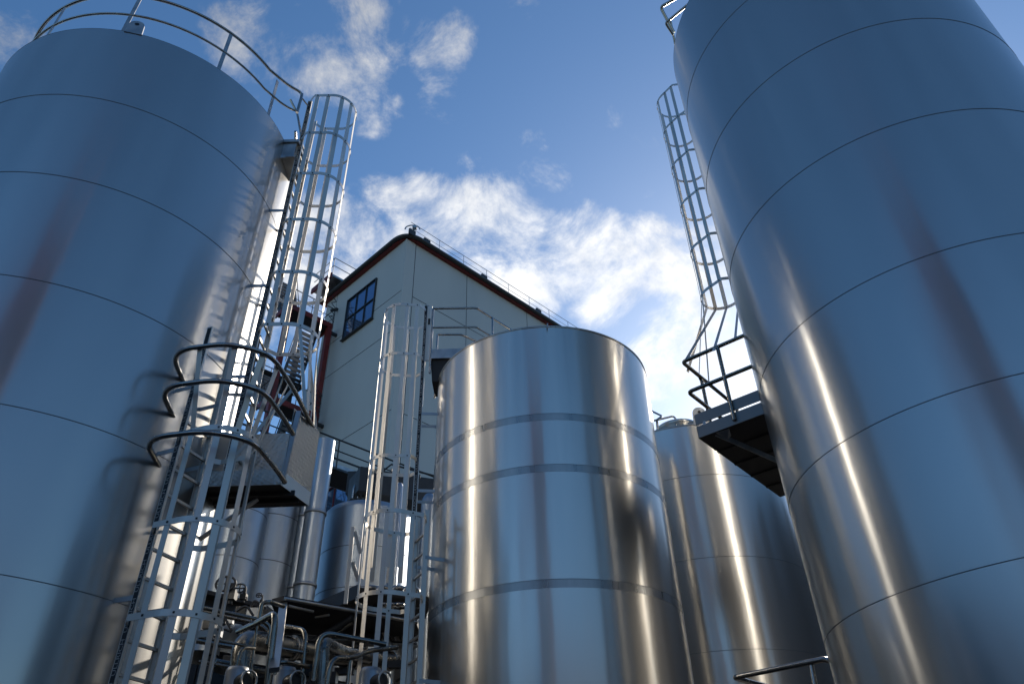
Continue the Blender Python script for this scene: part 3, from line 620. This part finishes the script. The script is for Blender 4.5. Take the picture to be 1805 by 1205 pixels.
for px0, w, rr, lab in ((530, .14, 15.2, 'slim upright pipe beside the grey vessel'), (548, .21, 15.0, 'thick upright pipe under the left platform corner')):
    p = P(px0, 960, rr); q = thing('vertical_pipe', lab, 'pipe', (p.x, p.y, 4.9)); MB().tube([Vector((p.x, p.y, 4.9)), Vector((p.x, p.y, 9.6))], w, 24).build('tube', M['tank_blue'], q)
    for z in (6.4, 7.9): MB().ring((p.x, p.y), [(w, z - .03), (w + .02, z - .03), (w + .02, z + .03), (w, z + .03)], 24).build('clamp', M['galv'], q)
p = P(756, 900, 14.5); q = thing('vertical_pipe', 'slim pale blue column vessel close behind the central ladder', 'pipe', (p.x, p.y, 4)); MB().ring((p.x, p.y), [(.17, 4), (.17, 8.0), (.15, 8.15), (.09, 8.25), (.001, 8.28)], 24).build('tube', M['tank_blue'], q)
p = P(700, 900, 14.2); q = thing('vertical_pipe', 'slim shaded pipe in front of the rounded vessel', 'pipe', (p.x, p.y, 4)); MB().ring((p.x, p.y), [(.1, 4), (.1, 8.25), (.07, 8.33), (.001, 8.35)], 24).build('tube', M['tank_blue'], q)
# pipework on top of vessel P
pk = thing('pipe_bundle', 'bent pipes and frame above the rounded vessel', 'pipework', (pcn[0], pcn[1], ztP))
for k in range(4):
    a = P(622 + k * 9, 878, 16.2); MB().tube(fillet([a, a + Z * .35, a + Z * .42 + Vector((.5, .35, 0)), a + Vector((1.0, .8, .15))], .12), .035, 8).build('pipe', M['tube'], pk)
MB().box(P(700, 868, 16.6), (.95, .5, 0), (-.2, .35, 0), (0, 0, .30)).build('box', M['dark'], pk)
MB().box(P(640, 858, 17.4), (.35, 0, 0), (0, .3, 0), (0, 0, .3)).build('box', M['dark'], pk)
# slatted steps right of it
sl = thing('metal_steps', 'open metal steps and small rails behind the central ladder', 'steps', P(730, 890, 17))
for k in range(7): MB().bar(P(690 + k * 2, 842 + k * 7, 17.2), P(775 + k * 2, 862 + k * 7, 17.6), .16, .02, (0, 1, 0)).build('tread', M['galv'], sl)
for dy in (0, 14): MB().tube([P(664, 838 + dy, 17), P(690, 818 + dy, 17), P(780, 842 + dy, 17.4)], .025, 6).build('rail', M['dark'], sl)
for x in (672, 690, 715, 740, 765): MB().tube([P(x, 826 + (x - 690) * .2, 17), P(x, 858 + (x - 690) * .2, 17)], .018, 6).build('post', M['dark'], sl)
MB().box(P(728, 846, 17.5), (.75, .3, 0), (0, .01, 0), (0, 0, .12)).build('mesh_panel', M['dark'], sl)

# ------------------------------------------------------------------ decks and process pipework low left
dk = thing('vessel_deck', 'dark steel deck carrying the two pale vessels, bottom left', 'deck', P(400, 1060, 12))
a, b = P(330, 1037, 12.3), P(470, 1064, 13.0); dz = a.z
a.z = b.z = dz
far = Vector((.35, 3.2, 0))
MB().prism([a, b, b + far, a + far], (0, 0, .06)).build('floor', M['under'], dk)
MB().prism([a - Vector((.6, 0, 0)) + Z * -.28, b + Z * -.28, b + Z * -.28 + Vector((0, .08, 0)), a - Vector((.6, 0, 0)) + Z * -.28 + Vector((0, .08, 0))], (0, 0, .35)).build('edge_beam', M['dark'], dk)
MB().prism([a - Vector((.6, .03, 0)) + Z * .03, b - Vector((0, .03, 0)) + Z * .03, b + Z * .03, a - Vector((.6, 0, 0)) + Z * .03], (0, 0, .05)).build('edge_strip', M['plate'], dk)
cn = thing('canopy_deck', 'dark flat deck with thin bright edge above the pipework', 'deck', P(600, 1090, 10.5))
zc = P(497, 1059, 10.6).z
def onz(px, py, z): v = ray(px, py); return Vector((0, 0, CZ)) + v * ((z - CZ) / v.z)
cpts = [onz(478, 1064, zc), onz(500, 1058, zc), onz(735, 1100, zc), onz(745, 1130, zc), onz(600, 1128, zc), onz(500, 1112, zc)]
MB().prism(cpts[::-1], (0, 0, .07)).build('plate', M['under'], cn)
MB().tube([cpts[1] + Z * .03, cpts[2] + Z * .03], .025, 8).build('edge_strip', M['plate'], cn)
MB().tube([onz(508, 1067, zc - .05), onz(552, 1077, zc - .05)], .022, 8).build('light_strip', M['plate'], cn)
MB().tube([onz(556, 1087, zc - .08), onz(580, 1083, zc - .08)], .018, 8).build('light_strip', M['plate'], cn)
MB().bar(onz(500, 1062, zc), onz(483, 1180, 3.4), .10, .05, (1, 0, 0)).build('post', M['plate'], cn)
b2 = thing('vessel_deck', 'dark sloping beam deck under the rounded vessel', 'deck', P(610, 1060, 13.5))
zz2 = P(572, 1069, 13).z
q1, q2 = onz(565, 1072, zz2), onz(640, 1036, zz2 + .0)
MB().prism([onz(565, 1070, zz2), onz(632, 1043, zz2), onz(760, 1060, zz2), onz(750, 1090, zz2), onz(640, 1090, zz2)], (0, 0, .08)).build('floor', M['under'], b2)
MB().bar(onz(560, 1072, zz2), onz(632, 1042, zz2), .22, .05, Z).build('edge_beam', M['dark'], b2)
for i, (pxs, lab) in enumerate((((640, 658, 668), 'cluster of bent pipes on the deck inside the lower central cage'),)):
    t_ = thing('pipe_cluster', lab, 'pipework', P(670, 1050, 13))
    for k, x in enumerate((643, 664, 690, 712)):
        a = P(x, 1058, 12.8); MB().tube(fillet([a - Z * .15, a + Z * .22, a + Vector((.22, .1, .22)), a + Vector((.22, .1, -.1))], .1), .055, 12).build('pipe', M['tube'], t_)
    for k, x in enumerate((676, 690, 704)): 
        a = P(x, 1066, 11.6); MB().ring((a.x, a.y), [(.001, a.z - .02), (.08, a.z - .02), (.08, a.z + .02), (.001, a.z + .02)], 16).build('flange', M['tube'], t_)

# dark cabinet row added behind the pipes to cover bright wall and sky
rc = thing('backing_cabinet', 'dark cabinet row added behind the pipework to hide bright gaps', 'cabinet', P(480, 1250, 15))
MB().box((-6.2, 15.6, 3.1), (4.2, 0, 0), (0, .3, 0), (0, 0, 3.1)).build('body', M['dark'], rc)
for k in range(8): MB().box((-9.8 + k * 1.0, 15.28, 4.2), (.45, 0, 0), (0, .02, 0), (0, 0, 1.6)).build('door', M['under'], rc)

# big horizontal and vertical pipes
def pipe(label, pts, r, m_='pipe', fil=.2, n=16, name='process_pipe', flanges=()):
    t_ = thing(name, label, 'pipe', pts[0]); q = MB().tube(fillet(pts, fil), r, n).build('tube', M[m_], t_)
    for f, d in flanges:
        f = Vector(f); d = Vector(d).normalized(); MB().tube([f - d * .02, f + d * .02], r * 1.28, n).build('flange', M[m_], t_)
    return t_
pipe('thick insulated pipe running level then bending down, bottom left', [P(424, 1215, 10.2), P(428, 1128, 10.2), P(470, 1133, 10.5), P(560, 1150, 11), P(690, 1165, 11.6)], .135, fil=.18, n=20)
pipe('upright polished pipe with domed elbow, bottom centre left', [P(566, 1215, 9.2), P(570, 1132, 9.2), P(610, 1150, 10), P(650, 1158, 10.4)], .075, fil=.1, n=18)
pipe('slim pipe passing low behind the upright elbow pipe', [P(380, 1165, 11), P(480, 1185, 11.2), P(620, 1208, 11.5)], .04)
pipe('slim level pipe just under the vessel deck', [P(350, 1075, 11.6), P(450, 1097, 11.6), P(475, 1112, 11.6), P(472, 1140, 11.6)], .03)
pipe('pair of level pipes low at the left cage foot', [P(345, 1128, 10.8), P(470, 1150, 11)], .035)
pipe('slanted dark pipe crossing under the canopy', [P(520, 1150, 11.4), P(622, 1088, 11.0)], .05, 'dark')
pipe('thin slanted conduit beside the dark pipe', [P(540, 1150, 11.5), P(622, 1096, 11.0)], .025)
pipe('dark diagonal strut pipe inside the lower central cage', [P(665, 1090, 12), P(700, 1160, 12)], .06, 'plate')
pipe('second diagonal pipe inside the lower central cage', [P(690, 1095, 12.2), P(712, 1150, 12.2), P(712, 1215, 12.2)], .05, 'plate')
pipe('dark diagonal pipe behind the left cage foot', [P(370, 1110, 12), P(425, 1075, 12.2)], .06, 'dark')
# tubular guard frames
def frame(label, pts, r=.032, extra=()):
    t_ = thing('tubular_guardrail', label, 'railing', pts[0]); MB().tube(fillet(pts, .16), r, 12).build('top_rail', M['tube_low'], t_)
    for e in extra: MB().tube(e, r * .7, 8).build('cross_rail', M['tube_low'], t_)
frame('tall rounded tube frame left of the canopy post', [P(470, 1215, 8.6), P(487, 1078, 8.6), P(455, 1096, 9.2), P(420, 1112, 10)], .036)
frame('rounded tube rail behind the tall frame, with cross bars', [P(455, 1100, 9.6), P(462, 1062, 9.6), P(475, 1060, 9.6), P(500, 1068, 9.8)], .028)
frame('long low tube rail reaching from the left cage foot', [P(355, 1070, 9.6), P(460, 1092, 9.6), P(478, 1104, 9.6), P(470, 1135, 9.6)], .024,
      [[P(455, 1090, 9.6), P(437, 1215, 9.6)], [P(350, 1165, 9.6), P(440, 1180, 9.6)], [P(350, 1122, 9.6), P(450, 1140, 9.6)]])
frame('narrow tube frame right of the canopy post', [P(530, 1215, 9.2), P(541, 1110, 9.2), P(505, 1103, 9.6)], .026, [[P(488, 1141, 9.2), P(540, 1150, 9.2)]])
frame('large rounded tube frame in the middle of the pipework', [P(552, 1200, 8.9), P(564, 1113, 8.9), P(680, 1135, 9.1)], .030)
frame('lower rounded tube frame beside the central cage', [P(575, 1215, 8.6), P(584, 1158, 8.6), P(620, 1160, 8.8), P(650, 1146, 9.0), P(700, 1140, 9.2)], .028, [[P(617, 1163, 8.8), P(611, 1215, 8.8)]])
frame('small rounded hoop rail near the canopy post', [P(484, 1188, 9.0), P(486, 1168, 9.0), P(500, 1166, 9.0), P(545, 1174, 9.2)], .022)
frame('leftmost thin tube post frame behind the left cage', [P(408, 1215, 9.4), P(424, 1140, 9.4), P(448, 1142, 9.6)], .02)
# flanges along the big pipes
for a, b_, rr_f in ((P(470, 1133, 10.5), P(560, 1150, 11), .165), (P(560, 1150, 11), P(690, 1165, 11.6), .165)):
    d = (b_ - a).normalized(); ff = thing('pipe_flange_pair', 'bolted flange pair on the level insulated pipe, ' + ('left one' if rr_f and a.x < -3.2 else 'right one'), 'flange', a.lerp(b_, .5))
    for k in (-.02, .02):
        c_ = a.lerp(b_, .5) + d * k; MB().tube([c_ - d * .012, c_ + d * .012], rr_f, 20).build('flange', M['plate'], ff)
    x = d.cross(Z).normalized(); y = x.cross(d)
    for k in range(8):
        c_ = a.lerp(b_, .5) + (x * math.cos(k * math.pi / 4) + y * math.sin(k * math.pi / 4)) * (rr_f - .014); MB().tube([c_ - d * .05, c_ + d * .05], .008, 6).build('bolt', M['dark'], ff)
# cable tray with cables
ctr = thing('cable_tray', 'perforated cable tray with dark cables crossing under the canopy', 'tray', P(560, 1120, 11.8))
a, b_ = P(480, 1122, 11.6), P(735, 1140, 12.2); MB().bar(a, b_, .25, .01, (0, 1, 0)).build('tray', M['galv'], ctr)
MB().bar(a + Z * .04, b_ + Z * .04, .06, .008, Z).build('side_rail', M['galv'], ctr)
for k in range(5): MB().tube([a.lerp(b_, j / 8) + Vector((0, -.1 + k * .05, .025 + .012 * math.sin(j * 2 + k))) for j in range(9)], .012, 6).build('cable', M['dark'], ctr)
# vessels low
for px, lab in ((415, 'small polished vessel with round cover at the bottom left'), (500, 'second small vessel with round cover beside the canopy post'), (652, 'third small round cover inside the lower central cage')):
    a = P(px, 1205, 9.3); t_ = thing('filter_vessel', lab, 'vessel', (a.x, a.y, 2.4))
    MB().ring((a.x, a.y), [(.13, 2.2), (.13, a.z + .12), (.11, a.z + .17), (.001, a.z + .19)], 32).build('body', M['galv'], t_)
    d = Vector((.75, -.65, 0)).normalized(); e = a + d * .10 + Z * .0; q = MB().tube([e, e + d * .12], .085, 28); q.build('cover', M['dark'], t_)
    x = d.cross(Z); MB().tube([e + d * .17 + (x * math.cos(k * math.pi / 12) + Z * math.sin(k * math.pi / 12)) * .095 for k in range(24)], .012, 8, closed=True).build('ring', M['plate'], t_)
# valves with hand wheels
for px, py, rr, sc, lab in ((410, 1035, 12.0, 1.0, 'larger valve handwheel on the vessel deck edge'), (431, 1043, 12.2, .6, 'smaller valve handwheel beside the larger one'), (462, 1055, 12.4, .3, 'tiny valve knob at the deck corner')):
    a = P(px, py, rr); t_ = thing('valve', lab, 'valve', a)
    MB().tube([a - Z * .25 * sc, a + Z * .06], .045 * sc, 10).build('stem', M['dark'], t_)
    MB().box(a - Z * .12 * sc, (.08 * sc, 0, 0), (0, .08 * sc, 0), (0, 0, .07 * sc)).build('body', M['dark'], t_)
    pts = [a + Vector((math.cos(k * math.pi / 8) * .15 * sc, 0, math.sin(k * math.pi / 8) * .11 * sc)) + Vector((-.08 * sc, -.1, .03)) for k in range(16)]
    q = MB().tube(pts, .014 * sc + .004, 6, closed=True); q.tube([pts[0], pts[8]], .01, 6); q.tube([pts[4], pts[12]], .01, 6); q.build('handwheel', M['dark'], t_)
# flow machinery clutter under deck: instruments
random.seed(9)
ic = thing('instrument_rack', 'dark rack of small instruments and hoses beneath the vessel deck', 'rack', P(400, 1120, 11.2))
for k in range(26):
    a = P(random.uniform(355, 470), random.uniform(1075, 1170), random.uniform(11.2, 12.5)); s = random.uniform(.03, .1)
    if k % 3: MB().box(a, (s, 0, 0), (0, s * .7, 0), (0, 0, s * random.uniform(.5, 1.3))).build('instrument', M['dark' if k % 2 else 'galv'], ic)
    else: b = a + Vector((random.uniform(-.3, .3), random.uniform(-.1, .1), random.uniform(-.25, .2))); MB().tube(fillet([a, a.lerp(b, .5) + Z * .12, b], .1), .018, 6).build('hose', M['dark'], ic)
ic2 = thing('instrument_rack', 'shaded rack of beams and fittings at the bottom centre left', 'rack', P(600, 1190, 11))
for k in range(30):
    a = P(random.uniform(490, 730), random.uniform(1125, 1215), random.uniform(11.2, 13)); s = random.uniform(.03, .12)
    if k % 2: MB().box(a, (s * 1.6, 0, 0), (0, s * .7, 0), (0, 0, s * random.uniform(.3, .9))).build('fitting', M['dark' if k % 4 else 'galv'], ic2)
    else: b = a + Vector((random.uniform(-.8, .8), random.uniform(-.1, .1), random.uniform(-.08, .08))); MB().tube([a, b], random.uniform(.015, .045), 8).build('beam', M['dark' if k % 3 else 'plate'], ic2)
# flared braces by the lower central cage
bq = thing('cage_brace', 'splayed brace bar with two struts at the left of the lower central cage', 'brace', P(609, 1063, 10.1))
MB().bar(P(622, 928, 10.15), P(609, 1064, 10.15), .05, .03, (1, 0, 0)).build('outer_bar', M['alu'], bq)
MB().bar(P(625, 936, 10.15), P(636, 975, 10.15), .05, .012, (1, 0, 0)).build('strut', M['plate'], bq)
MB().bar(P(621, 990, 10.15), P(632, 1024, 10.15), .05, .012, (1, 0, 0)).build('strut', M['plate'], bq)

# ------------------------------------------------------------------ behind the camera, seen only mirrored in the tanks
tw = thing('conveyor_tower', 'red lattice tower seen mirrored in the big tanks', 'tower', (-3, -9, 0))
tx, ty, hw, HT2 = -3.6, -13, 1.9, 24
for i in (-1, 1):
    for j in (-1, 1): MB().box((tx + i * hw, ty + j * hw, HT2 / 2), (.08, 0, 0), (0, .08, 0), (0, 0, HT2 / 2)).build('column', M['tower'], tw)
for k in range(8):
    z = 1 + k * 2.5
    q = MB()
    for (a, b) in (((-1, -1), (1, -1)), ((1, -1), (1, 1)), ((1, 1), (-1, 1)), ((-1, 1), (-1, -1))):
        pa = Vector((tx + a[0] * hw, ty + a[1] * hw, z)); pb = Vector((tx + b[0] * hw, ty + b[1] * hw, z)); q.tube([pa, pb], .08, 6); 
        if k < 7: q.tube([pa, pb + Z * 2.5], .06, 6)
    q.build('bracing', M['dark'], tw)
for z in (10, 13.2, 16.4, 19.6):
    MB().box((tx, ty, z), (hw + .5, 0, 0), (0, hw + .5, 0), (0, 0, .08)).build('gallery', M['tower'], tw)
    q = MB()
    for zz_ in (.6, 1.1): q.tube([(tx - 2.5, ty - 2.5, z + zz_), (tx + 2.5, ty - 2.5, z + zz_), (tx + 2.5, ty + 2.5, z + zz_), (tx - 2.5, ty + 2.5, z + zz_)], .035, 6, closed=True)
    q.build('railing', M['galv'], tw)
MB().box((tx - 4.5, ty + 1.5, 15.5), (5, 1.5, 2.2), (-.2, .6, 0), (0, 0, .5)).build('conveyor_arm', M['tower'], tw)
wh = thing('reflection_block', 'low dark block added behind the viewer to darken the tank reflections', 'building', (0, -30, 0))  # added unseen block, darkens what the tanks mirror low down
MB().box((0, -32, 5.5), (38, 0, 0), (0, 6, 0), (0, 0, 5.5)).build('wall', M['joint'], wh)
MB().box((0, -32, 11.1), (38.5, 0, 0), (0, 6.4, 0), (0, 0, .12)).build('roof', M['dark'], wh)

wh2 = thing('reflection_block', 'dark block added right of the frame to darken reflections low in the central tank', 'building', (20, 14, 0))  # out of view, put in to darken the central tank's lower reflections
MB().box((20, 14, 6), (4, 0, 0), (0, 15, 0), (0, 0, 6)).build('wall', M['joint'], wh2)
MB().box((20, 14, 12.1), (4.3, 0, 0), (0, 15.3, 0), (0, 0, .1)).build('roof', M['dark'], wh2)

wh3 = thing('reflection_block', 'dark block added left of the frame to darken reflections low in the right tank', 'building', (-26, 4, 0))  # unseen, added so the right tank mirrors a darker horizon
MB().box((-27, 2, 5), (4, 0, 0), (0, 20, 0), (0, 0, 5)).build('wall', M['joint'], wh3)
MB().box((-27, 2, 10.1), (4.3, 0, 0), (0, 20.3, 0), (0, 0, .1)).build('roof', M['dark'], wh3)
